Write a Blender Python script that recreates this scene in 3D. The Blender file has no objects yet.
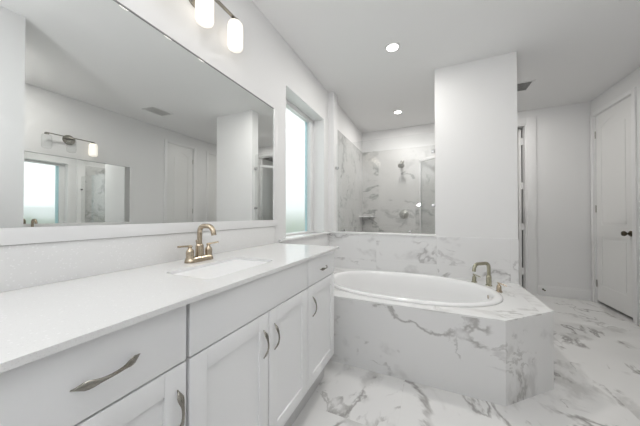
import bpy, bmesh, math, random
from mathutils import Vector, Matrix
random.seed(7)
PI = math.pi
S = bpy.context.scene
COL = S.collection

# ---------------------------------------------------------------- camera, world, light, exposure
cam_d = bpy.data.cameras.new('camera'); cam = bpy.data.objects.new('camera', cam_d); COL.objects.link(cam)
cam.location = (1.13, 0.0, 1.12)
cam.rotation_euler = (math.radians(90.5), 0, math.radians(24.18))
cam_d.sensor_width = 36.0; cam_d.lens = 245.0 / 640 * 36; cam_d.clip_start = 0.02
S.camera = cam

W = bpy.data.worlds.new('world'); S.world = W; W.use_nodes = True
wn, wl = W.node_tree.nodes, W.node_tree.links
wn['Background'].inputs['Color'].default_value = (0.92, 0.965, 1.0, 1)
wn['Background'].inputs['Strength'].default_value = 1.35

S.view_settings.view_transform = 'Standard'; S.view_settings.look = 'None'
S.view_settings.gamma = 1.0; S.view_settings.use_curve_mapping = False
S.view_settings.exposure = 0.14

POWER_BOUNCE = 188.0
POWER_LAMP = 35.0       # photographer's lamp beside the camera
POWER_CAN = 9.0
POWER_SHADE = 0.15
CEIL = 2.62

def lamp(name, kind, loc, power, color=(1, 1, 1), rot=(0, 0, 0), **kw):
    d = bpy.data.lights.new(name, kind); o = bpy.data.objects.new(name, d); COL.objects.link(o)
    o.location = loc; o.rotation_euler = rot; d.energy = power; d.color = color
    for k, v in kw.items(): setattr(d, k, v)
    return o
# the photographer's flash: most of it bounced off the ceiling behind the camera, a little spilling forward
FLASH = Vector((0.90, -0.32, 1.35))
lamp('photographer_flash', 'SPOT', FLASH, POWER_LAMP, (0.985, 0.99, 1.0), rot=(Vector((0.38, 0.95, 1.3))).to_track_quat('-Z', 'Y').to_euler(),
     spot_size=2.5, spot_blend=1.0, shadow_soft_size=0.03)
lamp('photographer_bounce', 'SPOT', (1.0, -0.78, 1.5), POWER_BOUNCE, (0.98, 0.99, 1.0), rot=(PI, 0, 0), spot_size=1.75, spot_blend=0.8, shadow_soft_size=0.08)
lamp('sky_light_outside_window', 'AREA', (-0.75, 2.2, 2.0), 5, (0.94, 0.975, 1.0), rot=(0, -math.radians(80), 0),
     shape='RECTANGLE', size=1.4, size_y=1.4)

# ---------------------------------------------------------------- materials
def new_mat(name):
    m = bpy.data.materials.new(name); m.use_nodes = True
    return m, m.node_tree.nodes, m.node_tree.links, m.node_tree.nodes['Principled BSDF']

def plain(name, col, rough=0.5, metal=0.0, bump=0.0, bscale=60, var=0.0, coat=0.0, spec=0.5):
    m, n, l, b = new_mat(name)
    b.inputs['Roughness'].default_value = rough; b.inputs['Metallic'].default_value = metal
    b.inputs['Coat Weight'].default_value = coat; b.inputs['Coat Roughness'].default_value = 0.05
    b.inputs['Specular IOR Level'].default_value = spec
    no = n.new('ShaderNodeTexNoise'); g = n.new('ShaderNodeNewGeometry')
    l.new(g.outputs['Position'], no.inputs['Vector']); no.inputs['Scale'].default_value = bscale
    no.inputs['Detail'].default_value = 3
    mx = n.new('ShaderNodeMix'); mx.data_type = 'RGBA'
    mx.inputs['A'].default_value = (*[c * (1 - var) for c in col], 1); mx.inputs['B'].default_value = (*[min(1, c * (1 + var)) for c in col], 1)
    l.new(no.outputs['Fac'], mx.inputs['Factor']); l.new(mx.outputs['Result'], b.inputs['Base Color'])
    if bump:
        bp = n.new('ShaderNodeBump'); bp.inputs['Strength'].default_value = bump; bp.inputs['Distance'].default_value = 0.002
        l.new(no.outputs['Fac'], bp.inputs['Height']); l.new(bp.outputs['Normal'], b.inputs['Normal'])
    return m

def marble(name, base, vein, rough, tile=(1.2, 0.6), seed=0.0, amount=1.0, plane='xy', grout=0.5, scale=1.0, rot=(0.5, 0.45, 0.75), st=(1.0, 1.9, 1.5)):
    """polished marble-look porcelain: feathery grey veins broken up by a mask, each tile shifted, hair-thin grout"""
    m, n, l, b = new_mat(name)
    b.inputs['Roughness'].default_value = rough
    g = n.new('ShaderNodeNewGeometry'); sep = n.new('ShaderNodeSeparateXYZ'); l.new(g.outputs['Position'], sep.inputs[0])
    def math_(op, a, c=None, clamp=False):
        q = n.new('ShaderNodeMath'); q.operation = op; q.use_clamp = clamp
        for i, v in enumerate((a, c)):
            if v is None: continue
            if isinstance(v, (int, float)): q.inputs[i].default_value = v
            else: l.new(v, q.inputs[i])
        return q.outputs[0]
    ax = {'x': sep.outputs[0], 'y': sep.outputs[1], 'z': sep.outputs[2]}
    u = math_('DIVIDE', math_('ADD', ax[plane[0]], 10.13 + seed), tile[0]); v = math_('DIVIDE', math_('ADD', ax[plane[1]], 10.1), tile[1])
    if plane[1] == 'z': v = math_('DIVIDE', ax['z'], tile[1])
    iu, iv = math_('FLOOR', u), math_('FLOOR', v)
    off = n.new('ShaderNodeCombineXYZ')
    l.new(math_('MULTIPLY', iu, 3.71), off.inputs[0]); l.new(math_('MULTIPLY', iv, 5.37), off.inputs[1])
    off.inputs[2].default_value = seed
    add = n.new('ShaderNodeVectorMath'); add.operation = 'ADD'
    l.new(g.outputs['Position'], add.inputs[0]); l.new(off.outputs[0], add.inputs[1])
    # stretch so the veins run diagonally
    mp = n.new('ShaderNodeMapping'); mp.inputs['Rotation'].default_value = rot
    mp.inputs['Scale'].default_value = tuple(scale*q for q in st); l.new(add.outputs[0], mp.inputs['Vector'])
    def ridged(sc, dist, width, det, rg):
        t = n.new('ShaderNodeTexNoise'); t.inputs['Scale'].default_value = sc; t.inputs['Detail'].default_value = det
        t.inputs['Roughness'].default_value = rg; t.inputs['Distortion'].default_value = dist
        l.new(mp.outputs[0], t.inputs['Vector'])
        d = math_('ABSOLUTE', math_('SUBTRACT', t.outputs['Fac'], 0.5))
        r = n.new('ShaderNodeMapRange'); r.interpolation_type = 'SMOOTHSTEP'
        l.new(d, r.inputs['Value']); r.inputs['From Min'].default_value = 0.0; r.inputs['From Max'].default_value = width
        r.inputs['To Min'].default_value = 1; r.inputs['To Max'].default_value = 0
        return r.outputs['Result']
    def mask(sc, lo, hi, w):
        t = n.new('ShaderNodeTexNoise'); t.noise_dimensions = '4D'; t.inputs['W'].default_value = w + seed
        t.inputs['Scale'].default_value = sc; t.inputs['Detail'].default_value = 3
        l.new(mp.outputs[0], t.inputs['Vector'])
        r = n.new('ShaderNodeMapRange'); r.interpolation_type = 'SMOOTHSTEP'
        l.new(t.outputs['Fac'], r.inputs['Value']); r.inputs['From Min'].default_value = lo; r.inputs['From Max'].default_value = hi
        return r.outputs['Result']
    v1 = math_('MULTIPLY', ridged(1.0, 0.35, 0.026, 6, 0.56), mask(1.7, 0.485, 0.56, 2.0))
    v2 = math_('MULTIPLY', math_('MULTIPLY', ridged(1.9, 0.4, 0.026, 6, 0.58), mask(2.0, 0.52, 0.60, 7.0)), 0.65)
    v3 = math_('MULTIPLY', math_('MULTIPLY', ridged(1.0, 0.35, 0.080, 7, 0.58), mask(2.4, 0.53, 0.60, 11.0)), 0.45)
    tot = math_('MULTIPLY', math_('MAXIMUM', math_('MAXIMUM', v1, v2), v3), amount, clamp=True)
    mx = n.new('ShaderNodeMix'); mx.data_type = 'RGBA'
    mx.inputs['A'].default_value = (*base, 1); mx.inputs['B'].default_value = (*vein, 1); l.new(tot, mx.inputs['Factor'])
    # grout
    def line(fr, size):
        f = math_('FRACT', fr); d = math_('MINIMUM', f, math_('SUBTRACT', 1.0, f))
        return math_('LESS_THAN', math_('MULTIPLY', d, size), 0.0012)
    gr = math_('MULTIPLY', math_('MAXIMUM', line(u, tile[0]), line(v, tile[1])), grout)
    mg = n.new('ShaderNodeMix'); mg.data_type = 'RGBA'
    l.new(gr, mg.inputs['Factor']); l.new(mx.outputs['Result'], mg.inputs['A']); mg.inputs['B'].default_value = (0.55, 0.54, 0.52, 1)
    l.new(mg.outputs['Result'], b.inputs['Base Color'])
    return m

def quartz():
    m, n, l, b = new_mat('white_quartz')
    b.inputs['Roughness'].default_value = 0.14
    g = n.new('ShaderNodeNewGeometry')
    def specks(sc, thr, r2):
        v = n.new('ShaderNodeTexVoronoi'); v.inputs['Scale'].default_value = sc; l.new(g.outputs['Position'], v.inputs['Vector'])
        r = n.new('ShaderNodeMapRange'); l.new(v.outputs['Distance'], r.inputs['Value'])
        r.inputs['From Min'].default_value = thr; r.inputs['From Max'].default_value = thr + 0.05
        r.inputs['To Min'].default_value = 1; r.inputs['To Max'].default_value = 0
        s = n.new('ShaderNodeSeparateColor'); l.new(v.outputs['Color'], s.inputs[0])
        c = n.new('ShaderNodeMath'); c.operation = 'GREATER_THAN'; l.new(s.outputs[0], c.inputs[0]); c.inputs[1].default_value = r2
        q = n.new('ShaderNodeMath'); q.operation = 'MULTIPLY'; l.new(r.outputs[0], q.inputs[0]); l.new(c.outputs[0], q.inputs[1])
        return q.outputs[0]
    a = specks(110, 0.22, 0.72); c = specks(260, 0.25, 0.6)
    mx = n.new('ShaderNodeMix'); mx.data_type = 'RGBA'; mx.inputs['A'].default_value = (0.795, 0.795, 0.79, 1); mx.inputs['B'].default_value = (0.74, 0.74, 0.735, 1)
    l.new(c, mx.inputs['Factor'])
    m2 = n.new('ShaderNodeMix'); m2.data_type = 'RGBA'; l.new(mx.outputs['Result'], m2.inputs['A']); m2.inputs['B'].default_value = (0.87, 0.87, 0.87, 1)
    l.new(a, m2.inputs['Factor']); l.new(m2.outputs['Result'], b.inputs['Base Color'])
    return m

def clear_glass():
    m, n, l, b = new_mat('clear_shower_glass'); n.remove(b)
    t = n.new('ShaderNodeBsdfTransparent'); t.inputs[0].default_value = (0.965, 0.97, 0.968, 1)
    gl = n.new('ShaderNodeBsdfGlossy'); gl.inputs['Roughness'].default_value = 0.0
    lw = n.new('ShaderNodeLayerWeight'); lw.inputs['Blend'].default_value = 0.5
    pw = n.new('ShaderNodeMath'); pw.operation = 'POWER'; l.new(lw.outputs['Facing'], pw.inputs[0]); pw.inputs[1].default_value = 5
    fr = n.new('ShaderNodeMath'); fr.operation = 'MULTIPLY_ADD'; l.new(pw.outputs[0], fr.inputs[0]); fr.inputs[1].default_value = 0.95; fr.inputs[2].default_value = 0.04
    mx = n.new('ShaderNodeMixShader'); l.new(fr.outputs[0], mx.inputs[0]); l.new(t.outputs[0], mx.inputs[1]); l.new(gl.outputs[0], mx.inputs[2])
    l.new(mx.outputs[0], n['Material Output'].inputs['Surface'])
    return m

def frosted():
    m, n, l, b = new_mat('obscured_window_glass'); n.remove(b)
    r = n.new('ShaderNodeBsdfRefraction'); r.inputs['Roughness'].default_value = 0.32; r.inputs['IOR'].default_value = 1.25
    t = n.new('ShaderNodeBsdfTranslucent'); t.inputs[0].default_value = (0.93, 0.97, 0.97, 1)
    mx = n.new('ShaderNodeMixShader'); mx.inputs[0].default_value = 0.35
    l.new(r.outputs[0], mx.inputs[1]); l.new(t.outputs[0], mx.inputs[2])
    gl = n.new('ShaderNodeBsdfGlossy'); gl.inputs['Roughness'].default_value = 0.15
    m2 = n.new('ShaderNodeMixShader'); m2.inputs[0].default_value = 0.04
    l.new(mx.outputs[0], m2.inputs[1]); l.new(gl.outputs[0], m2.inputs[2])
    no = n.new('ShaderNodeTexNoise'); no.inputs['Scale'].default_value = 70
    bp = n.new('ShaderNodeBump'); bp.inputs['Strength'].default_value = 0.5; l.new(no.outputs[0], bp.inputs['Height']); l.new(bp.outputs[0], r.inputs['Normal'])
    l.new(m2.outputs[0], n['Material Output'].inputs['Surface'])
    return m

def mirror_mat():
    m, n, l, b = new_mat('silvered_mirror')
    b.inputs['Base Color'].default_value = (0.86, 0.875, 0.865, 1); b.inputs['Metallic'].default_value = 1; b.inputs['Roughness'].default_value = 0.0
    return m

def glow(name, col, strength, base=(0.9, 0.9, 0.88)):
    m, n, l, b = new_mat(name)
    b.inputs['Base Color'].default_value = (*base, 1); b.inputs['Roughness'].default_value = 0.3
    b.inputs['Emission Color'].default_value = (*col, 1); b.inputs['Emission Strength'].default_value = strength
    return m

M = dict(
    wall=plain('white_wall_paint', (0.80, 0.80, 0.80), 0.6, bump=0.12, bscale=220, var=0.01),
    ceil=plain('white_ceiling_paint', (0.86, 0.86, 0.86), 0.8, bump=0.2, bscale=160, var=0.01),
    trim=plain('white_semigloss_trim', (0.81, 0.81, 0.81), 0.3, var=0.005),
    door=plain('white_door_paint', (0.80, 0.80, 0.79), 0.35, var=0.005),
    cab=plain('white_cabinet_lacquer', (0.86, 0.865, 0.87), 0.32, var=0.004),
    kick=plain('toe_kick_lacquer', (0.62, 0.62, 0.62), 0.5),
    dark=plain('unlit_dark', (0.22, 0.21, 0.20), 0.9),  # dark tone stands for unlit depth, in the closet and behind closed doors
    floor=marble('marble_floor_tile', (0.80, 0.797, 0.79), (0.38, 0.37, 0.36), 0.16, (1.2, 0.6), 3.3, 1.0, 'xy', 0.10, 1.2, rot=(0.3, 0.2, -0.9), st=(1.5, 1.0, 1.2)),
    deck=marble('marble_tub_tile', (0.80, 0.80, 0.795), (0.42, 0.41, 0.40), 0.12, (3.0, 0.62), 20.5, 0.9, 'xz', 0.12, 1.3),
    decktop=marble('marble_deck_top_tile', (0.82, 0.82, 0.815), (0.5, 0.49, 0.48), 0.12, (1.2, 0.6), 21.7, 0.8, 'xy', 0.2, 1.3),
    surround=marble('marble_surround_tile', (0.79, 0.79, 0.79), (0.42, 0.41, 0.41), 0.14, (0.61, 0.62), 8.2, 0.85, 'xz', 0.2, 1.35),
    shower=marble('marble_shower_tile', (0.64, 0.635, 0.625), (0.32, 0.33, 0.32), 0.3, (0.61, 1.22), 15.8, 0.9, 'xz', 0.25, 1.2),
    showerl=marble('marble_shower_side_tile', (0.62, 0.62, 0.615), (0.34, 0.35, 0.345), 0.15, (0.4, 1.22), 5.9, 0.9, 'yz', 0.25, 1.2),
    quartz=quartz(), glass=clear_glass(), frost=frosted(), mirror=mirror_mat(),
    gold=plain('brushed_champagne_metal', (0.50, 0.42, 0.32), 0.24, 1.0, var=0.04),
    gold2=plain('brushed_nickel_gold_metal', (0.45, 0.43, 0.33), 0.25, 1.0, var=0.04),
    pull=plain('antique_nickel_metal', (0.30, 0.285, 0.255), 0.22, 1.0, var=0.08),
    chrome=plain('polished_chrome', (0.5, 0.5, 0.5), 0.25, 1.0), alu=plain('bright_satin_aluminium', (0.85, 0.85, 0.85), 0.35, 0.3),
    steel=plain('satin_nickel', (0.42, 0.41, 0.38), 0.28, 1.0),
    bronze=plain('dark_bronze', (0.10, 0.085, 0.06), 0.3, 1.0),
    basin=plain('white_ceramic', (0.74, 0.74, 0.74), 0.1),
    porc=plain('white_acrylic', (0.86, 0.86, 0.86), 0.08, coat=0.3, var=0.0),
    duct=plain('vent_throat', (0.3, 0.3, 0.3), 0.7), hedge=plain('hedge_leaves', (0.13, 0.20, 0.06), 0.9, var=0.5, bscale=10),
    vent=plain('grey_vent_metal', (0.72, 0.72, 0.71), 0.5),
    rubber=plain('dark_rubber', (0.06, 0.06, 0.06), 0.6),
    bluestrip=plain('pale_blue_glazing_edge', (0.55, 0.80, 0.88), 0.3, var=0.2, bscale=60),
    shade_on=glow('lit_opal_glass', (1.0, 0.90, 0.76), 0.6),
    shade_off=clear_glass(),
    bulb=glow('warm_bulb', (1.0, 0.62, 0.22), 30.0),
    can=glow('lit_downlight_lens', (1.0, 0.97, 0.92), 9.0),
    grass=plain('lawn_outside', (0.16, 0.27, 0.06), 0.9, var=0.3, bscale=8),
    fence=plain('fence_outside', (0.35, 0.62, 0.72), 0.8, var=0.15, bscale=12),
)

# ---------------------------------------------------------------- mesh helpers
def V(*a): return Vector(a)
def add_box(bm, a, b, bev=0.0):
    x0, y0, z0 = (min(p, q) for p, q in zip(a, b)); x1, y1, z1 = (max(p, q) for p, q in zip(a, b))
    vs = [bm.verts.new(p) for p in ((x0,y0,z0),(x1,y0,z0),(x1,y1,z0),(x0,y1,z0),(x0,y0,z1),(x1,y0,z1),(x1,y1,z1),(x0,y1,z1))]
    fs = [bm.faces.new([vs[i] for i in f]) for f in ((0,3,2,1),(4,5,6,7),(0,1,5,4),(1,2,6,5),(2,3,7,6),(3,0,4,7))]
    if bev:
        es = list({e for f in fs for e in f.edges})
        bmesh.ops.bevel(bm, geom=es, offset=bev, segments=2, profile=0.6, affect='EDGES')
def add_prism(bm, pts, z0, z1):
    a = [bm.verts.new((x, y, z0)) for x, y in pts]; b = [bm.verts.new((x, y, z1)) for x, y in pts]
    n = len(pts); bm.faces.new(a[::-1]); bm.faces.new(b)
    for i in range(n): bm.faces.new((a[i], a[(i+1) % n], b[(i+1) % n], b[i]))
def add_sweep(bm, pts, rad, seg=14, up=(0, 0, 1), cap=True):
    """tube along pts; rad = number or list of numbers / (side, up) pairs"""
    pts = [Vector(p) for p in pts]; n = len(pts); rings = []
    if isinstance(rad, (int, float)): rad = [rad] * n
    prev = Vector(up)
    for i, p in enumerate(pts):
        t = (pts[min(i+1, n-1)] - pts[max(i-1, 0)]).normalized()
        side = t.cross(prev)
        if side.length < 1e-4: side = t.cross(Vector((1, 0, 0))) if abs(t.x) < .9 else t.cross(Vector((0, 1, 0)))
        side.normalize(); u = side.cross(t).normalized(); prev = u
        ra, rb = rad[i] if isinstance(rad[i], tuple) else (rad[i], rad[i])
        rings.append([bm.verts.new(p + side*ra*math.cos(2*PI*k/seg) + u*rb*math.sin(2*PI*k/seg)) for k in range(seg)])
    for a, b in zip(rings, rings[1:]):
        for k in range(seg): bm.faces.new((a[k], a[(k+1) % seg], b[(k+1) % seg], b[k]))
    if cap: bm.faces.new(rings[0][::-1]); bm.faces.new(rings[-1])
def add_lathe(bm, prof, c=(0, 0, 0), axis='z', seg=28, sign=1):
    rings = []
    for r, h in prof:
        ring = []
        for k in range(seg):
            a = 2*PI*k/seg; p, q = max(r, 1e-5)*math.cos(a), max(r, 1e-5)*math.sin(a)
            v = {'z': (p, q, h), 'x': (h, p, q), 'y': (p, h, q)}[axis]
            ring.append(bm.verts.new((c[0]+v[0]*(sign if axis=='x' else 1), c[1]+v[1]*(sign if axis=='y' else 1), c[2]+v[2]*(sign if axis=='z' else 1))))
        rings.append(ring)
    for a, b in zip(rings, rings[1:]):
        for k in range(seg): bm.faces.new((a[k], a[(k+1) % seg], b[(k+1) % seg], b[k]))
    bm.faces.new(rings[0][::-1]); bm.faces.new(rings[-1])
def arc_pts(pts, r, n=7):
    """polyline with rounded corners"""
    pts = [Vector(p) for p in pts]; out = [pts[0]]
    for i in range(1, len(pts)-1):
        a, b, c = pts[i-1], pts[i], pts[i+1]
        d1 = (a-b).normalized(); d2 = (c-b).normalized(); s, e = b+d1*r, b+d2*r
        for k in range(n+1):
            t = k/n; out.append((1-t)**2*s + 2*t*(1-t)*b + t*t*e)
    out.append(pts[-1]); return out
def obj(name, bm, mat, parent=None, smooth=False, loc=None, angle=35):
    bmesh.ops.recalc_face_normals(bm, faces=bm.faces)
    me = bpy.data.meshes.new(name); bm.to_mesh(me); bm.free()
    me.materials.append(M[mat] if isinstance(mat, str) else mat)
    if smooth:
        me.shade_smooth()
        try: me.set_sharp_from_angle(angle=math.radians(angle))
        except Exception: pass
    o = bpy.data.objects.new(name, me); COL.objects.link(o)
    if parent: o.parent = parent
    if loc: o.location = loc
    return o
def boxes(name, lst, mat, parent=None, bev=0.0):
    bm = bmesh.new()
    for a, b in lst: add_box(bm, a, b, bev)
    return obj(name, bm, mat, parent, smooth=bev > 0)
def tag(o, label=None, cat=None, group=None, kind=None):
    if label: o['label'] = label
    if cat: o['category'] = cat
    if group: o['group'] = group
    if kind: o['kind'] = kind
    return o
def thing(name, label, cat, loc=(0, 0, 0), rz=0.0, group=None, kind=None):
    o = bpy.data.objects.new(name, None); COL.objects.link(o); o.location = loc; o.rotation_euler = (0, 0, rz)
    o.empty_display_size = 0.1
    return tag(o, label, cat, group, kind)
def dup(root, loc, rz, label):
    r = root.copy(); COL.objects.link(r); r.location = loc; r.rotation_euler = (0, 0, rz); r['label'] = label
    for ch in list(root.children):
        c = ch.copy(); COL.objects.link(c); c.parent = r
        for g in ch.children:
            d = g.copy(); COL.objects.link(d); d.parent = c
    return r
def struct(o, label, cat='wall'): return tag(o, label, cat, kind='structure')

# ---------------------------------------------------------------- room shell
XR, YF, YB, XN, YN = 3.07, 4.40, -1.3, 1.68, 0.77   # right wall, far wall, back wall, near partition
YP, TP = 2.77, 0.13                                  # partition with pillar and half wall
LEDGE = 0.90
struct(boxes('floor', [((-0.15, YB-.12, -0.1), (XR+.15, 5.6, 0))], 'floor'), 'white marble tile floor with grey veins', 'floor')
struct(boxes('ceiling', [((-0.15, YB-.12, CEIL), (XR+.15, 5.6, CEIL+.1))], 'ceil'), 'flat white painted ceiling', 'ceiling')
wy0, wy1, wz1 = 1.80, 2.63, 2.243
struct(boxes('wall_left', [((-0.2, YB-.12, 0), (0, wy0, CEIL)), ((-0.2, wy0, 0), (0, wy1, LEDGE)), ((-0.2, wy0, wz1), (0, wy1, CEIL)),
                           ((-0.2, wy1, 0), (0, YF+.12, CEIL))], 'wall'), 'white painted wall behind the long vanity mirror with window opening')
dx0, dx1, dh = 1.62, 2.39, 2.42
struct(boxes('wall_far', [((0, YF, 0), (dx0, YF+.12, CEIL)), ((dx0, YF, dh), (dx1, YF+.12, CEIL)), ((dx1, YF, 0), (XR+.12, YF+.12, CEIL))], 'wall'),
       'white painted far wall beside the ajar door')
ry0, ry1, r2y0, r2y1, rh = 3.67, 4.335, 2.80, 3.33, 2.40
struct(boxes('wall_right', [((XR, YN-.12, 0), (XR+.12, r2y0, CEIL)), ((XR, r2y0, rh), (XR+.12, r2y1, CEIL)), ((XR, r2y1, 0), (XR+.12, ry0, CEIL)),
                            ((XR, ry0, rh), (XR+.12, ry1, CEIL)), ((XR, ry1, 0), (XR+.12, YF, CEIL))], 'wall'), 'white painted wall holding the closed panel doors')
struct(boxes('wall_back', [((0, YB-.12, 0), (XN, YB, CEIL))], 'wall'), 'white painted wall at the end behind the viewer')
struct(boxes('wall_near', [((XN, YB-.12, 0), (XN+.12, YN-.12, CEIL)), ((XN, YN-.12, 0), (XR, YN, CEIL))], 'wall'),
       'pale wall ending in a sharp corner, seen at the left end of the mirror')
struct(boxes('wall_pillar', [((1.18, YP, LEDGE), (1.86, YP+TP, CEIL)), ((1.74, YP+TP, 0), (1.86, 3.51, CEIL))], 'wall'),
       'white full-height wall pier between the shower opening and the far door')
struct(boxes('wall_half', [((0.0, YP, 0), (1.86, YP+TP, LEDGE))], 'wall'), 'low half wall behind the bathtub')
struct(boxes('trim_1', [((0.0, YP, LEDGE+.02), (0.07, YP+TP, CEIL))], 'wall'), 'narrow white wall strip left of the shower opening', 'wall')
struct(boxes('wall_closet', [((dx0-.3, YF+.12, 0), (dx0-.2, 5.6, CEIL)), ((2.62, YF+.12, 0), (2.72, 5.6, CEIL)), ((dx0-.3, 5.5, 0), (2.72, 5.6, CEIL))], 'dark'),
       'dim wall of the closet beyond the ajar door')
# tiled wall claddings
TT = 2.26
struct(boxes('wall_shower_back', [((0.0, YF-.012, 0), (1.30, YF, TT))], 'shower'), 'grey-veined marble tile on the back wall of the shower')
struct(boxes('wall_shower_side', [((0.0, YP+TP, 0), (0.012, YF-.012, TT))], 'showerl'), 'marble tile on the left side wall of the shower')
# baseboards
struct(boxes('baseboard_far', [((dx1+.115, YF-.015, 0), (XR, YF, .125)), ((dx1+.115, YF-.009, .125), (XR, YF, .14))], 'trim', bev=.002), 'white baseboard along the far wall', 'baseboard')
struct(boxes('baseboard_right', [((XR-.015, r2y1+.075, 0), (XR, ry0-.075, .13)), ((XR-.015, YN, 0), (XR, r2y0-.075, .13))], 'trim', bev=.002), 'white baseboard between the panel doors', 'baseboard')
struct(boxes('baseboard_near', [((XN-.015, YB, 0), (XN, YN, .13))], 'trim', bev=.002), 'white baseboard along the near partition', 'baseboard')

# quartz ledge : window sill and half-wall cap
bm = bmesh.new()
add_box(bm, (-0.145, wy0, LEDGE), (0.03, wy1, LEDGE+.02), .002); add_box(bm, (0, 1.69, LEDGE), (0.03, wy0, LEDGE+.02), .002)
add_box(bm, (0, wy1, LEDGE), (0.03, YP-.02, LEDGE+.02), .002); add_box(bm, (0, YP-.02, LEDGE), (1.18, YP+TP+.015, LEDGE+.02), .002)
struct(obj('trim_2', bm, 'quartz', smooth=True), 'white quartz ledge under the window and along the half wall', 'ledge')
# marble surround tile
struct(boxes('trim_3', [((0.012, YP-.012, 0.50), (1.86, YP, LEDGE)), ((0.0, 1.69, 0.0), (0.012, YP-.0, LEDGE))], 'surround'), 'veined marble tile band above the tub deck', 'tile')

# ---------------------------------------------------------------- window
w = thing('window_1', 'tall window with obscured glass beside the vanity mirror', 'window', kind='structure')
xg = -0.18
boxes('frame', [((-0.195, wy0, LEDGE+.02), (-0.135, wy0+.06, wz1)), ((-0.195, wy1-.085, LEDGE+.02), (-0.135, wy1, wz1)),
                ((-0.195, wy0+.06, wz1-.045), (-0.135, wy1-.085, wz1)), ((-0.195, wy0+.06, LEDGE+.02), (-0.135, wy1-.085, LEDGE+.035))], 'trim', w, bev=.003)
boxes('pane', [((xg-.003, wy0+.055, LEDGE+.03), (xg+.003, wy1-.08, wz1-.04))], 'frost', w)
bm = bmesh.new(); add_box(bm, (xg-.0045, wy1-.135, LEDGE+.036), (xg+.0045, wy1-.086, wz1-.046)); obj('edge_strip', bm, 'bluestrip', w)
# outside
tag(boxes('lawn', [((-9, -6, -0.35), (-0.35, 12, -0.3))], 'grass'), 'blurred green lawn outside the obscured window', 'lawn', kind='structure')

bm = bmesh.new()
rnd = random.Random(3)
for k in range(46):      # clipped hedge : overlapping leafy clumps along one row
    y = -5+k*.4; c = (-3.4+rnd.uniform(-.1, .1), y, .35+rnd.uniform(-.06, .06)); R = .62+rnd.uniform(-.05, .08)
    g_ = bmesh.ops.create_icosphere(bm, subdivisions=2, radius=R, matrix=Matrix.Translation(c) @ Matrix.Diagonal((.7, .6, 1.15, 1)))
    for v in g_['verts']: v.co += Vector([rnd.uniform(-.03, .03) for _ in range(3)])
tag(obj('hedge', bm, 'hedge'), 'green hedge outside, a blur at the foot of the frosted window', 'hedge', kind='stuff')

# ---------------------------------------------------------------- doors
def panel_leaf(name, wd, ht, th, parent, arch=True):
    """two-panel moulded door leaf in local x (width), z; front face at y=0, body towards +y"""
    bm = bmesh.new()
    st = 0.10
    add_box(bm, (0, 0.004, 0.012), (wd, th-.004, ht))
    # stiles and rails proud of the ground
    for y0, y1 in ((0, .005), (th-.005, th)):
        add_box(bm, (0, y0, .012), (st, y1, ht)); add_box(bm, (wd-st, y0, .012), (wd, y1, ht))
        add_box(bm, (st, y0, .012), (wd-st, y1, .22)); add_box(bm, (st, y0, .83), (wd-st, y1, .97))
        # arched top rail
        N = 14; a0, a1, rise = st, wd-st, 0.07
        top = []
        for k in range(N+1):
            t = k/N; x = a0+(a1-a0)*t; z = ht-.20+rise*math.sin(PI*t)
            top.append((x, z))
        for k in range(N):
            (xa, za), (xb, zb) = top[k], top[k+1]
            v = [bm.verts.new(p) for p in ((xa,y0,za),(xb,y0,zb),(xb,y0,ht),(xa,y0,ht),(xa,y1,za),(xb,y1,zb),(xb,y1,ht),(xa,y1,ht))]
            for f in ((0,1,2,3),(7,6,5,4),(0,4,5,1),(2,6,7,3)): bm.faces.new([v[i] for i in f])
        # raised fields
        yy0, yy1 = (0.0005, .006) if y0 == 0 else (th-.006, th-.0005)
        add_box(bm, (st+.03, yy0, .25), (wd-st-.03, yy1, .80), .004)
        add_box(bm, (st+.03, yy0, 1.0), (wd-st-.03, yy1, ht-.23), .004)
    return obj(name, bm, 'door', parent)
def knob(parent, x, z, mat='bronze'):
    bm = bmesh.new()
    add_lathe(bm, [(.001, 0), (.031, 0), (.031, .004), (.026, .010), (.012, .013), (.010, .030), (.016, .036), (.0255, .046), (.0275, .056), (.024, .066), (.012, .071), (.001, .072)],
              (x, 0, z), 'y', 24, -1)
    return obj('knob', bm, mat, parent, smooth=True)
def casing(parent, wd, ht, c=.052, depth=.12):
    boxes('casing', [((-c-.012, -.016, 0), (-.012, 0, ht+c)), ((wd+.012, -.016, 0), (wd+.012+c, 0, ht+c)), ((-.012, -.016, ht+.005), (wd+.012, 0, ht+c))], 'trim', parent, bev=.003)
    boxes('jamb', [((-.012, 0, 0), (-.002, depth, ht+.005)), ((wd+.002, 0, 0), (wd+.012, depth, ht+.005)), ((-.002, 0, ht+.002), (wd+.002, depth, ht+.012))], 'trim', parent)
# right wall doors: local x runs along -y of the world, front faces -x
def wall_door(n, y_hi, y_lo, label, knob_at):
    t = thing('door_%d' % n, label, 'door', (XR, y_hi-.012, 0), -PI/2, kind='structure')
    wd = y_hi-y_lo-.024
    lf = panel_leaf('leaf', wd, rh-.015, .04, t); lf.location = (0, .012, .022)
    k = knob(lf, knob_at if knob_at > 0 else wd+knob_at, .90)
    casing(t, wd, rh-.01)
    boxes('stop', [((0, .11, 0), (wd, .12, rh-.01))], 'dark', t)  # dark board behind the leaf, painting the shadow in the gap under it
    bm = bmesh.new()
    for z in (.25, 1.2, 2.15):
        add_sweep(bm, [(.0 if knob_at < 0 else wd, .006, z-.045), (.0 if knob_at < 0 else wd, .006, z+.045)], .006, 10)
    obj('hinge', bm, 'steel', t, smooth=True)
    return t
wall_door(1, ry1, ry0, 'closed white two-panel door with dark knob at right edge of view', -.055)
wall_door(2, r2y1, r2y0, 'white arched-panel door seen only in the big mirror', -.055)
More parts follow.
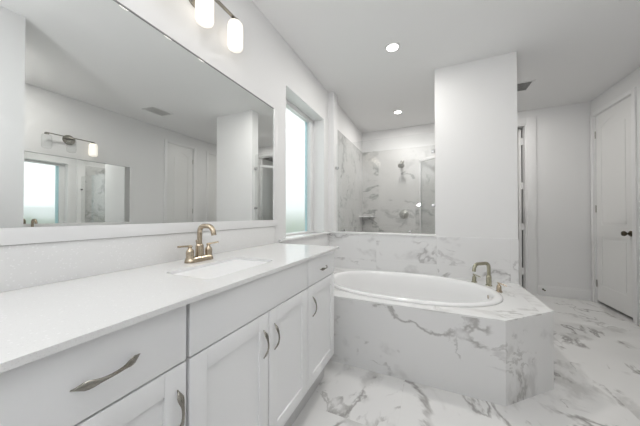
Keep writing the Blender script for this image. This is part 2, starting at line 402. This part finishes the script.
# far door, open into the closet, seen edge-on
t = thing('door_3', 'open white door seen edge-on behind the wall pier', 'door', (0, 0, 0), 0, kind='structure')
boxes('casing', [((dx1-.0, YF-.016, 0), (dx1+.11, YF, dh+.09)), ((dx0-.09, YF-.016, 0), (dx0, YF, dh+.09)), ((dx0, YF-.016, dh), (dx1, YF, dh+.09))], 'trim', t, bev=.003)
boxes('jamb', [((dx1-.015, YF, 0), (dx1, YF+.12, dh)), ((dx0, YF, 0), (dx0+.015, YF+.12, dh)), ((dx0+.015, YF, dh-.015), (dx1-.015, YF+.12, dh))], 'trim', t)
lf = panel_leaf('leaf', .72, 2.385, .035, t); lf.rotation_euler = (0, 0, PI/2); lf.location = (dx1-.03, YF+.10, .012)
for z in (.30, .95, 1.55, 2.2):
    boxes('hinge', [((dx1-.032, YF+.088, z-.05), (dx1-.014, YF+.106, z+.05))], 'trim', t)
# door stop on the far baseboard
bm = bmesh.new(); add_lathe(bm, [(.001, 0), (.012, 0), (.012, .005), (.006, .007), (.006, .05), (.009, .052), (.009, .062), (.001, .063)], (2.56, YF-.016, .09), 'y', 16, -1)
tag(obj('door_stop', bm, 'bronze', smooth=True), 'small dark door stop on the far baseboard', 'door stop')

# ---------------------------------------------------------------- ceiling fixtures
def downlight(x, y, label, power=None):
    t = thing('recessed_light', label, 'ceiling light', (x, y, CEIL), 0, 'recessed ceiling lights')
    bm = bmesh.new(); add_lathe(bm, [(.048, 0), (.070, 0), (.068, -.006), (.052, -.008), (.048, -.004)], (0, 0, 0)); obj('trim_ring', bm, 'trim', t, True)
    bm = bmesh.new(); add_lathe(bm, [(.001, -.001), (.050, -.001), (.050, -.004), (.001, -.005)], (0, 0, 0)); obj('lens', bm, 'can', t)
    lamp('lamp', 'AREA', (x, y, CEIL-.012), power or POWER_CAN, (1, .97, .93), shape='DISK', size=.095)
    return t
downlight(0.83, 2.25, 'lit round recessed light in the ceiling above the bathtub')
downlight(0.71, 3.70, 'lit round recessed light in the ceiling inside the shower')
downlight(1.98, 3.76, 'added recessed light hidden in the ceiling behind the wall pier', 7)  # added fill light, hidden by the pier, to brighten the right side
downlight(2.52, 0.90, 'added recessed light above the opposite vanity, outside the view', 6)  # added fill light, unseen, for the angled tub face and right side
def vent(x, y, sx, sy, label, back='duct'):
    t = thing('ceiling_vent', label, 'vent', (x, y, CEIL), 0)
    fr = .02
    boxes('frame', [((-sx, -sy, -.008), (-sx+fr, sy, 0)), ((sx-fr, -sy, -.008), (sx, sy, 0)), ((-sx+fr, -sy, -.008), (sx-fr, -sy+fr, 0)), ((-sx+fr, sy-fr, -.008), (sx-fr, sy, 0))], 'trim', t, bev=.002)
    boxes('duct', [((-sx+fr, -sy+fr, -.001), (sx-fr, sy-fr, 0))], back, t)
    bm = bmesh.new(); n = 9
    for k in range(n):
        yy = -sy+fr+(k+.5)*(2*sy-2*fr)/n
        v = [bm.verts.new(p) for p in ((-sx+fr, yy-.012, -.008), (sx-fr, yy-.012, -.008), (sx-fr, yy+.006, -.002), (-sx+fr, yy+.006, -.002),
                                       (-sx+fr, yy-.011, -.0095), (sx-fr, yy-.011, -.0095), (sx-fr, yy+.007, -.0035), (-sx+fr, yy+.007, -.0035))]
        for f in ((0,1,2,3),(7,6,5,4),(0,4,5,1),(2,6,7,3),(1,5,6,2),(3,7,4,0)): bm.faces.new([v[i] for i in f])
    obj('louvers', bm, 'vent', t)
vent(2.10, 3.56, .10, .13, 'grey ceiling vent just right of the wall pier')
vent(2.46, 2.26, .12, .15, 'square ceiling vent seen in the big mirror', 'vent')

# ---------------------------------------------------------------- vanity cabinets
FX, ZB, ZT = 0.530, 0.178, 0.886     # front face, bottom, top
def bow_pull(parent, c, vertical=True, L=.055, mat='pull'):
    """arched pull with leaf-shaped ends; c = centre on the face"""
    pts, rad = [], []
    N = 22
    for k in range(N+1):
        s = -1+2*k/N
        out = .0015+.024*(1-s*s)**.95
        along = s*L
        lift = .004*s if not vertical else 0
        pts.append((c[0]+out, c[1]+(0 if vertical else along), c[2]+(along if vertical else lift)))
        a = abs(s)
        wdt = .0036+.0054*math.exp(-((a-.66)/.26)**2)
        if a > .74: wdt *= max(.12, 1-((a-.74)/.26)**1.4*.9)
        rad.append((wdt, .0026+.0008*(1-a)))
    bm = bmesh.new(); add_sweep(bm, pts, rad, 12, up=(1, 0, 0))
    return obj('pull', bm, mat, parent, smooth=True)
def slab(name, parent, y0, y1, z0, z1):
    return boxes(name, [((FX-.02, y0, z0), (FX, y1, z1))], 'cab', parent, bev=.0018)
def shaker(parent, y0, y1, z0, z1, s=.058):
    bm = bmesh.new()
    add_box(bm, (FX-.02, y0, z0), (FX, y0+s, z1), .0012); add_box(bm, (FX-.02, y1-s, z0), (FX, y1, z1), .0012)
    add_box(bm, (FX-.02, y0+s, z0), (FX, y1-s, z0+s), .0012); add_box(bm, (FX-.02, y0+s, z1-s), (FX, y1-s, z1), .0012)
    add_box(bm, (FX-.016, y0+s-.004, z0+s-.004), (FX-.0075, y1-s+.004, z1-s+.004))
    return obj('door', bm, 'cab', parent, smooth=True)
def carcass(parent, y0, y1, end=False):
    boxes('body', [((0.004, y0, ZB-.015), (FX-.021, y1, ZT))], 'cab', parent)
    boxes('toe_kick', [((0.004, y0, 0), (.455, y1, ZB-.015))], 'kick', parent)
G = .0025
def unit(label, y0, y1, cat='cabinet'):
    t = thing('vanity_cabinet', label, cat, (0, 0, 0), 0, 'vanity cabinet units'); carcass(t, y0, y1); return t
ZS = .729
u0 = unit('white vanity cabinet nearest the viewer, cut by the left edge of view', -.30, .107)
d = slab('drawer', u0, -.298, .105, ZS+G, ZT-.004); bow_pull(d, (FX, -.10, .808), False)
d = shaker(u0, -.298, .105, ZB, ZS-G); bow_pull(d, (FX, -.27, .612))
u1 = unit('white vanity cabinet with one wide drawer pull at lower left', .109, .461)
d = slab('drawer', u1, .111, .4575, ZS+G, ZT-.004); bow_pull(d, (FX, .281, .804), False, .058)
d = shaker(u1, .111, .4575, ZB, ZS-G); bow_pull(d, (FX, .431, .612))
u2 = unit('white double-door sink cabinet below the bronze faucet', .463, 1.178)
slab('false_front', u2, .468, 1.176, ZS+G, ZT-.004)
d = shaker(u2, .468, .826, ZB, ZS-G); bow_pull(d, (FX, .792, .612))
d = shaker(u2, .831, 1.176, ZB, ZS-G); bow_pull(d, (FX, .866, .610))
u3 = unit('narrow white vanity cabinet at the tub end of the vanity', 1.180, 1.572)
d = slab('drawer', u3, 1.182, 1.570, ZS+G, ZT-.004); bow_pull(d, (FX, 1.377, .800), False, .045)
d = shaker(u3, 1.182, 1.570, ZB, ZS-G); bow_pull(d, (FX, 1.234, .610))

# countertop with a sink cut-out
sx0, sx1, sy0, sy1 = .20, .44, .61, 1.005
def countertop(label, y0, y1):
    bm = bmesh.new(); z0, z1 = ZT, .90; X1 = .549
    # rounded-rectangle hole, ring of quads outwards
    r = .03; hole = []
    for cx, cy, a0 in ((sx1-r, sy1-r, 0), (sx0+r, sy1-r, 90), (sx0+r, sy0+r, 180), (sx1-r, sy0+r, 270)):
        for k in range(7):
            a = math.radians(a0+15*k); hole.append((cx+r*math.cos(a), cy+r*math.sin(a)))
    cx, cy = (sx0+sx1)/2, (sy0+sy1)/2
    cor = [(X1, y1), (0.001, y1), (0.001, y0), (X1, y0)]
    outer = []
    for i in range(4):          # each hole corner fans to one outer corner
        outer += [cor[i]]*7
    def ring(pts, z): return [bm.verts.new((x, y, z)) for x, y in pts]
    ct = [bm.verts.new((x, y, z1)) for x, y in cor]; cb = [bm.verts.new((x, y, z0)) for x, y in cor]
    ht, hb = ring(hole, z1), ring(hole, z0); n = len(hole)
    for i in range(n):
        j = (i+1) % n; ci, cj = i//7, j//7
        for h, c in ((ht, ct), (hb, cb)):
            bm.faces.new((h[i], h[j], c[ci])) if ci == cj else bm.faces.new((h[i], h[j], c[cj], c[ci]))
        bm.faces.new((ht[i], ht[j], hb[j], hb[i]))
    for i in range(4): bm.faces.new((ct[i], ct[(i+1) % 4], cb[(i+1) % 4], cb[i]))
    return tag(obj('countertop', bm, 'quartz'), label, 'countertop')
ct1 = countertop('long white speckled quartz countertop on the vanity in front', -.31, 1.614)
def sink(label):
    bm = bmesh.new(); rings = []
    prof = [(-.012, .885), (0.0, .884), (.004, .80), (.02, .77), (.06, .757), (.10, .752)]
    for off, z in prof:
        x0, x1, y0, y1 = sx0-.004+off, sx1+.004-off, sy0-.004+off, sy1+.004-off; r = .035
        ring = []
        for cx, cy, a0 in ((x1-r, y1-r, 0), (x0+r, y1-r, 90), (x0+r, y0+r, 180), (x1-r, y0+r, 270)):
            for k in range(7):
                a = math.radians(a0+15*k); ring.append(bm.verts.new((cx+r*math.cos(a), cy+r*math.sin(a), z)))
        rings.append(ring)
    for a, b in zip(rings, rings[1:]):
        for k in range(28): bm.faces.new((a[k], a[(k+1) % 28], b[(k+1) % 28], b[k]))
    bm.faces.new(rings[-1])
    root = thing('sink', label, 'sink')
    obj('basin', bm, 'basin', root, smooth=True)
    bm = bmesh.new(); add_lathe(bm, [(.001, .753), (.021, .753), (.021, .757), (.016, .7575), (.001, .756)], ((sx0+sx1)/2, (sy0+sy1)/2, 0)); obj('drain', bm, 'gold', root, True)
    return root
sk1 = sink('white rectangular undermount sink in front of the bronze faucet')
bs1 = tag(boxes('backsplash', [((0.0005, -.31, .9003), (.016, 1.614, 1.032))], 'quartz', bev=.001), 'speckled quartz backsplash under the big mirror', 'backsplash')

# ---------------------------------------------------------------- vanity mirror
def wall_mirror(label, y0, y1, z0, z1, f=.05):
    t = thing('wall_mirror', label, 'mirror')
    boxes('frame', [((.0005, y0-f, z0-f), (.022, y1+f, z0)), ((.0005, y0-f, z0), (.012, y0, z1)), ((.0005, y1, z0), (.012, y1+f, z1))], 'trim', t, bev=.002)
    boxes('top_edge_shadow', [((.0005, y0, z1), (.010, y1, z1+.004))], 'duct', t)  # dark strip, paints the shadow line along the mirror's top edge
    boxes('mirror_glass', [((.001, y0+.0005, z0+.0005), (.006, y1-.0005, z1-.0005))], 'mirror', t)
    return t
mr1 = wall_mirror('large white-framed mirror on the wall above the front vanity', -.22, 1.608, 1.083, 1.960)

# ---------------------------------------------------------------- vanity light
def vanity_light(label, lit=(True, True, True)):
    t = thing('vanity_light', label, 'wall light')
    bm = bmesh.new(); add_lathe(bm, [(.001, 0), (.060, 0), (.060, .010), (.054, .018), (.020, .022), (.001, .022)], (0, 0, -.005), 'x', 32); obj('backplate', bm, 'pull', t, True)
    bm = bmesh.new(); add_sweep(bm, arc_pts([(.02, 0, 0), (.055, 0, 0), (.072, 0, .012)], .015), .008); obj('arm', bm, 'pull', t, True)
    boxes('bar', [((.063, -.228, .009), (.081, .228, .019))], 'pull', t, bev=.002)
    for k, yy in enumerate((-.218, 0, .218)):
        bm = bmesh.new()
        add_lathe(bm, [(.001, -.172), (.030, -.170), (.040, -.162), (.0445, -.148), (.0445, -.035), (.042, -.020), (.034, -.008), (.020, -.003), (.001, -.002)], (.072, yy, 0), 'z', 32)
        sh = obj('shade', bm, 'shade_on' if lit[k] else 'shade_off', t, True, angle=60)
        bm = bmesh.new(); add_lathe(bm, [(.001, -.004), (.020, -.004), (.020, .010), (.001, .010)], (.072, yy, 0)); obj('cap', bm, 'pull', sh, True)
    return t
vl1 = vanity_light('three-shade brushed nickel wall light above the front mirror'); vl1.location = (0, .902, 2.278)
for yy in (-.218, 0, .218):
    lamp('lamp', 'POINT', (.19, .896+yy, 2.15), POWER_SHADE, (1, .93, .82), shadow_soft_size=.05)

# ---------------------------------------------------------------- vanity faucet (local: wall at -x, along y)
def vanity_faucet(label):
    t = thing('faucet', label, 'faucet')
    bm = bmesh.new()
    pl = []
    for cy, a0 in ((.047, 0), (-.047, 180)):
        for k in range(13):
            a = math.radians(a0+15*k); pl.append((.026*math.cos(a) if True else 0, cy+.026*math.sin(a)))
    def ring(s, z):
        return [bm.verts.new((x*s, (y-(.052 if y > 0 else -.052)*0)*(1-(1-s)*.35), z)) for x, y in pl]
    rs = [ring(1.04, 0), ring(1.02, .006), ring(.92, .016), ring(.70, .022)]
    n = len(pl)
    for a, b in zip(rs, rs[1:]):
        for k in range(n): bm.faces.new((a[k], a[(k+1) % n], b[(k+1) % n], b[k]))
    bm.faces.new(rs[0][::-1]); bm.faces.new(rs[-1]); obj('base', bm, 'gold', t, True)
    bm = bmesh.new()
    add_lathe(bm, [(.001, .010), (.021, .010), (.0195, .020), (.018, .072), (.0165, .078), (.012, .082), (.001, .083)], (0, 0, 0))
    path = arc_pts([(0, 0, .08), (0, 0, .168), (.085, 0, .168), (.093, 0, .125)], .035, 9)
    add_sweep(bm, path, .0115, 16, up=(0, 1, 0)); obj('spout', bm, 'gold', t, True)
    for s in (-1, 1):
        bm = bmesh.new()
        add_lathe(bm, [(.001, .010), (.020, .010), (.019, .018), (.0165, .024), (.0175, .045), (.0155, .056), (.009, .064), (.008, .070), (.011, .073), (.011, .077), (.001, .078)], (0, s*.052, 0))
        h = obj('handle', bm, 'gold', t, True)
        bm = bmesh.new(); add_sweep(bm, [(0, s*.046, .076), (0, s*.080, .0775), (0, s*.112, .079)], [(.0055, .0045), (.005, .0045), (.0055, .0045)], 12); obj('lever', bm, 'gold', h, True)
    bm = bmesh.new(); add_sweep(bm, [(-.020, 0, .012), (-.020, 0, .09)], .003, 8); add_lathe(bm, [(.001, .088), (.005, .089), (.005, .098), (.001, .1)], (-.020, 0, 0), 'z', 12); obj('lift_rod', bm, 'gold', t, True)
    return t
fc1 = vanity_faucet('bronze two-handle faucet on the front vanity counter'); fc1.location = (.115, .842, .9005)

# ---------------------------------------------------------------- opposite vanity (seen in the mirror)
def opp(root, label, dy):
    """turn a vanity piece half round to stand against the right wall"""
    r = dup(root, (XR, dy, root.location.z), PI, label)
    p = Matrix.Rotation(PI, 3, 'Z') @ Vector((root.location.x, root.location.y, 0)); r.location.x += p.x; r.location.y += p.y
    return r
vl2 = vanity_light('three-shade wall light above the opposite mirror, seen in the big mirror', (True, False, False)); vl2.location = (XR, 1.525, 2.08); vl2.rotation_euler = (0, 0, PI)
tag(vl1, group=None); 
mr2 = wall_mirror('white-framed mirror on the opposite wall, seen in the big mirror', 0.0, 1.29, 1.02, 1.845, .035); mr2.location = (XR, 2.22, 0); mr2.rotation_euler = (0, 0, PI)
opp(fc1, 'bronze faucet on the opposite vanity, seen in the big mirror', 2.03)
opp(sk1, 'white undermount sink in the opposite vanity counter', 2.03)
c2 = thing('vanity_cabinet', 'white double-door cabinet of the opposite vanity', 'cabinet', (XR, 2.30, 0), PI)
carcass(c2, .08, 1.45)
for a, b, hp in ((.082, .535, .50), (.539, .99, .575), (.994, 1.448, 1.03)):
    dd = slab('false_front', c2, a, b, ZS+G, ZT-.004); dd = shaker(c2, a, b, ZB, ZS-G); bow_pull(dd, (FX, hp, .622))
bm = bmesh.new()
s0, s1 = 2.30-2.03+sy0, 2.30-2.03+sy1
for a, b in (((.001, .05, ZT), (.549, s0, .90)), ((.001, s1, ZT), (.549, 1.48, .90)), ((.001, s0, ZT), (sx0, s1, .90)), ((sx1, s0, ZT), (.549, s1, .90))): add_box(bm, a, b)
bmesh.ops.remove_doubles(bm, verts=bm.verts, dist=1e-5)
o = tag(obj('countertop', bm, 'quartz'), 'white quartz countertop of the opposite vanity', 'countertop'); o.location = (XR, 2.30, 0); o.rotation_euler = (0, 0, PI)
o = tag(boxes('backsplash', [((0.0005, .05, .9003), (.016, 1.48, .98))], 'quartz', bev=.001), 'low quartz backsplash of the opposite vanity', 'backsplash'); o.location = (XR, 2.30, 0); o.rotation_euler = (0, 0, PI)

# ---------------------------------------------------------------- tub deck
TC = Vector((.915, 2.285)); TA, TB = .712, .447; DZ = .50
outline = [(0.013, 1.764), (1.532, 1.764), (1.855, 2.068), (1.855, YP-.013), (0.013, YP-.013)]
def ray_hit(ang):
    d = Vector((math.cos(ang), math.sin(ang))); best = None
    for i in range(len(outline)):
        a, b = Vector(outline[i]), Vector(outline[(i+1) % len(outline)])
        e = b-a; den = d.x*e.y-d.y*e.x
        if abs(den) < 1e-9: continue
        w_ = a-TC; t_ = (w_.x*e.y-w_.y*e.x)/den; s_ = (w_.x*d.y-w_.y*d.x)/den
        if t_ > 0 and -1e-6 <= s_ <= 1+1e-6 and (best is None or t_ < best): best = t_
    return TC+d*best
def tub_pt(ang, off=0.0):
    a, b = TA-off, TB-off; e = 2.25
    c, s = math.cos(ang), math.sin(ang)
    r = 1/((abs(c)/a)**e+(abs(s)/b)**e)**(1/e)
    return TC.x+r*c, TC.y+r*s
angs = sorted([2*PI*k/96-PI for k in range(96)]+[math.atan2(p[1]-TC.y, p[0]-TC.x) for p in outline])
root = thing('tub_deck', 'raised marble-tiled tub deck with angled corner', 'tub deck')
bm = bmesh.new(); inn = [bm.verts.new((*tub_pt(a, .02), DZ)) for a in angs]; out = [bm.verts.new((*ray_hit(a), DZ)) for a in angs]
low = [bm.verts.new((*ray_hit(a), DZ-.010)) for a in angs]; inl = [bm.verts.new((*tub_pt(a, .02), DZ-.010)) for a in angs]
n = len(angs)
for i in range(n):
    j = (i+1) % n
    bm.faces.new((inn[i], inn[j], out[j], out[i])); bm.faces.new((out[i], out[j], low[j], low[i])); bm.faces.new((low[i], low[j], inl[j], inl[i])); bm.faces.new((inl[i], inl[j], inn[j], inn[i]))
obj('deck_top', bm, 'decktop', root)
bm = bmesh.new()
add_prism(bm, [(.013, 1.764), (1.532, 1.764), (1.8549, 2.068), (1.8549, YP-.013), (1.835, YP-.013), (1.835, 2.077), (1.524, 1.784), (.013, 1.784)], 0, DZ-.010)
obj('apron', bm, 'deck', root)

# ---------------------------------------------------------------- bathtub
root = thing('bathtub', 'white oval drop-in bathtub set in the marble deck', 'bathtub', (TC.x, TC.y, 0))
bm = bmesh.new(); prof = [(.035, .46), (.025, .495), (.0, .5005), (.000, .506), (.003, .512), (.010, .517), (.024, .520), (.040, .5195), (.053, .515), (.062, .506), (.069, .49), (.085, .40), (.10, .30), (.125, .20), (.165, .14), (.22, .115), (.30, .108), (.40, .106)]
rings = []
for off, z in prof:
    ring = []
    for k in range(96):
        a = 2*PI*k/96; x, y = tub_pt(a, off)
        # the drain end slopes less than the back-rest end
        ring.append(bm.verts.new((x-TC.x, y-TC.y, z)))
    rings.append(ring)
for a, b in zip(rings, rings[1:]):
    for k in range(96): bm.faces.new((a[k], a[(k+1) % 96], b[(k+1) % 96], b[k]))
bm.faces.new(rings[-1]); obj('shell', bm, 'porc', root, True, angle=80)
bm = bmesh.new(); add_lathe(bm, [(.001, 0), (.016, 0), (.015, .004), (.001, .007)], (.636, .05, .468), 'x', 24, -1); obj('overflow', bm, 'gold', root, True)
bm = bmesh.new(); add_lathe(bm, [(.001, .108), (.03, .108), (.028, .113), (.001, .115)], (.28, 0, 0)); obj('drain', bm, 'gold', root, True)

# ---------------------------------------------------------------- tub faucet
root = thing('tub_faucet', 'brushed deck-mounted tub faucet with square-arched spout', 'faucet', (1.60, 2.58, DZ+.0005), math.radians(222))
# local +x points from the spout base towards the tub
bm = bmesh.new(); add_lathe(bm, [(.001, 0), (.026, 0), (.025, .006), (.021, .010), (.0205, .085), (.018, .090), (.001, .091)], (0, 0, 0))
add_sweep(bm, arc_pts([(0, 0, .08), (0, 0, .198), (.165, 0, .198), (.172, 0, .135)], .045, 9), .0145, 18, up=(0, 1, 0)); obj('spout', bm, 'gold2', root, True)
for hx, hy, m_, lv in ((.02, -.125, 'gold2', (.0, -.0)), (.09, .155, 'gold', (.0, .05))):
    bm = bmesh.new(); add_lathe(bm, [(.001, 0), (.024, 0), (.023, .006), (.018, .010), (.016, .045), (.013, .052), (.008, .056), (.008, .066), (.001, .067)], (hx, hy, 0))
    h = obj('handle', bm, m_, root, True)
    bm = bmesh.new(); add_sweep(bm, [(hx, hy-.012, .070), (hx, hy+.02, .068), (hx-.004, hy+.058, .060)], [(.006, .006), (.0055, .005), (.006, .0035)], 12); obj('lever', bm, m_, h, True)

# ---------------------------------------------------------------- shower
# glass above the half wall
t = thing('shower_glass', 'fixed clear glass panel above the half wall', 'glass panel')
boxes('pane', [((.078, YP+.055, LEDGE+.026), (1.174, YP+.065, 1.99))], 'glass', t)
for x, z, v in ((1.157, 1.79, 1), (1.157, 1.22, 1), (.083, 1.70, 1), (.17, LEDGE+.043, 0), (.93, LEDGE+.043, 0)):
    if v: a, b = (x-.012, YP+.045, z-.016), (x+.0225, YP+.075, z+.016)
    else: a, b = (x-.014, YP+.045, z-.0225), (x+.014, YP+.075, z+.006)
    boxes('clamp', [(a, b)], 'chrome', t, bev=.003)
# diagonal framed door
p0, p1 = Vector((.972, YF-.03)), Vector((1.725, 3.617)); L = (p1-p0).length; ang = math.atan2(p1.y-p0.y, p1.x-p0.x)
t = thing('shower_door', 'framed diagonal glass shower door behind the wall pier', 'shower door', (p0.x, p0.y, 0), ang)
boxes('header', [((0.012, -.018, 1.995), (L-.012, .018, 2.035))], 'alu', t, bev=.002)
for a in (.012, L-.03): boxes('post', [((a, -.012, .03), (a+.018, .012, 1.995))], 'alu', t, bev=.002)
boxes('sill', [((0.012, -.018, 0.0), (L-.012, .018, .03))], 'alu', t, bev=.002)
gd = boxes('glass', [((.030, -.004, .03), (L-.03, .004, 1.995))], 'glass', t)
bm = bmesh.new(); add_sweep(bm, arc_pts([(L*.75, 0, .95), (L*.75, -.05, .95), (L*.75, -.05, 1.25), (L*.75, 0, 1.25)], .02, 5), .008); obj('handle', bm, 'steel', t, True)
# shower head
t = thing('wall_shower_sprayer', 'round satin shower head on the marble back wall', 'shower head', (.70, YF-.012, 2.03))
bm = bmesh.new(); add_lathe(bm, [(.001, 0), (.032, 0), (.030, .006), (.012, .012), (.001, .012)], (0, 0, 0), 'y', 24, -1); obj('flange', bm, 'steel', t, True)
bm = bmesh.new(); add_sweep(bm, arc_pts([(0, -.005, 0), (0, -.09, .0), (0, -.14, -.06)], .03), .009); obj('arm', bm, 'steel', t, True)
bm = bmesh.new(); add_lathe(bm, [(.001, .0), (.014, -.002), (.018, -.02), (.045, -.045), (.052, -.058), (.050, -.066), (.001, -.068)], (0, 0, 0))
bmesh.ops.rotate(bm, verts=bm.verts, cent=(0, 0, 0), matrix=Matrix.Rotation(math.radians(-42), 3, 'X')); bmesh.ops.translate(bm, verts=bm.verts, vec=(0, -.135, -.052)); obj('spray_head', bm, 'steel', t, True)
t = thing('shower_valve', 'round shower control with lever below the shower head', 'shower valve', (.726, YF-.012, 1.135))
bm = bmesh.new(); add_lathe(bm, [(.001, 0), (.078, 0), (.076, .006), (.040, .010), (.030, .012), (.028, .045), (.001, .048)], (0, 0, 0), 'y', 32, -1); obj('escutcheon', bm, 'steel', t, True)
bm = bmesh.new(); add_sweep(bm, [(0, -.04, .005), (.0, -.05, -.05), (.0, -.052, -.085)], [.010, .007, .006], 10); obj('lever', bm, 'steel', t, True)
bm = bmesh.new()
add_prism(bm, [(.013, YF-.013), (.013, YF-.24)]+[(.013+.23*math.sin(PI/2*k/10), YF-.013-.23*math.cos(PI/2*k/10)) for k in range(1, 10)]+[(.243, YF-.013)], 1.085, 1.108)
tag(obj('corner_shelf', bm, 'surround'), 'quarter-round marble shelf in the shower corner', 'shelf')
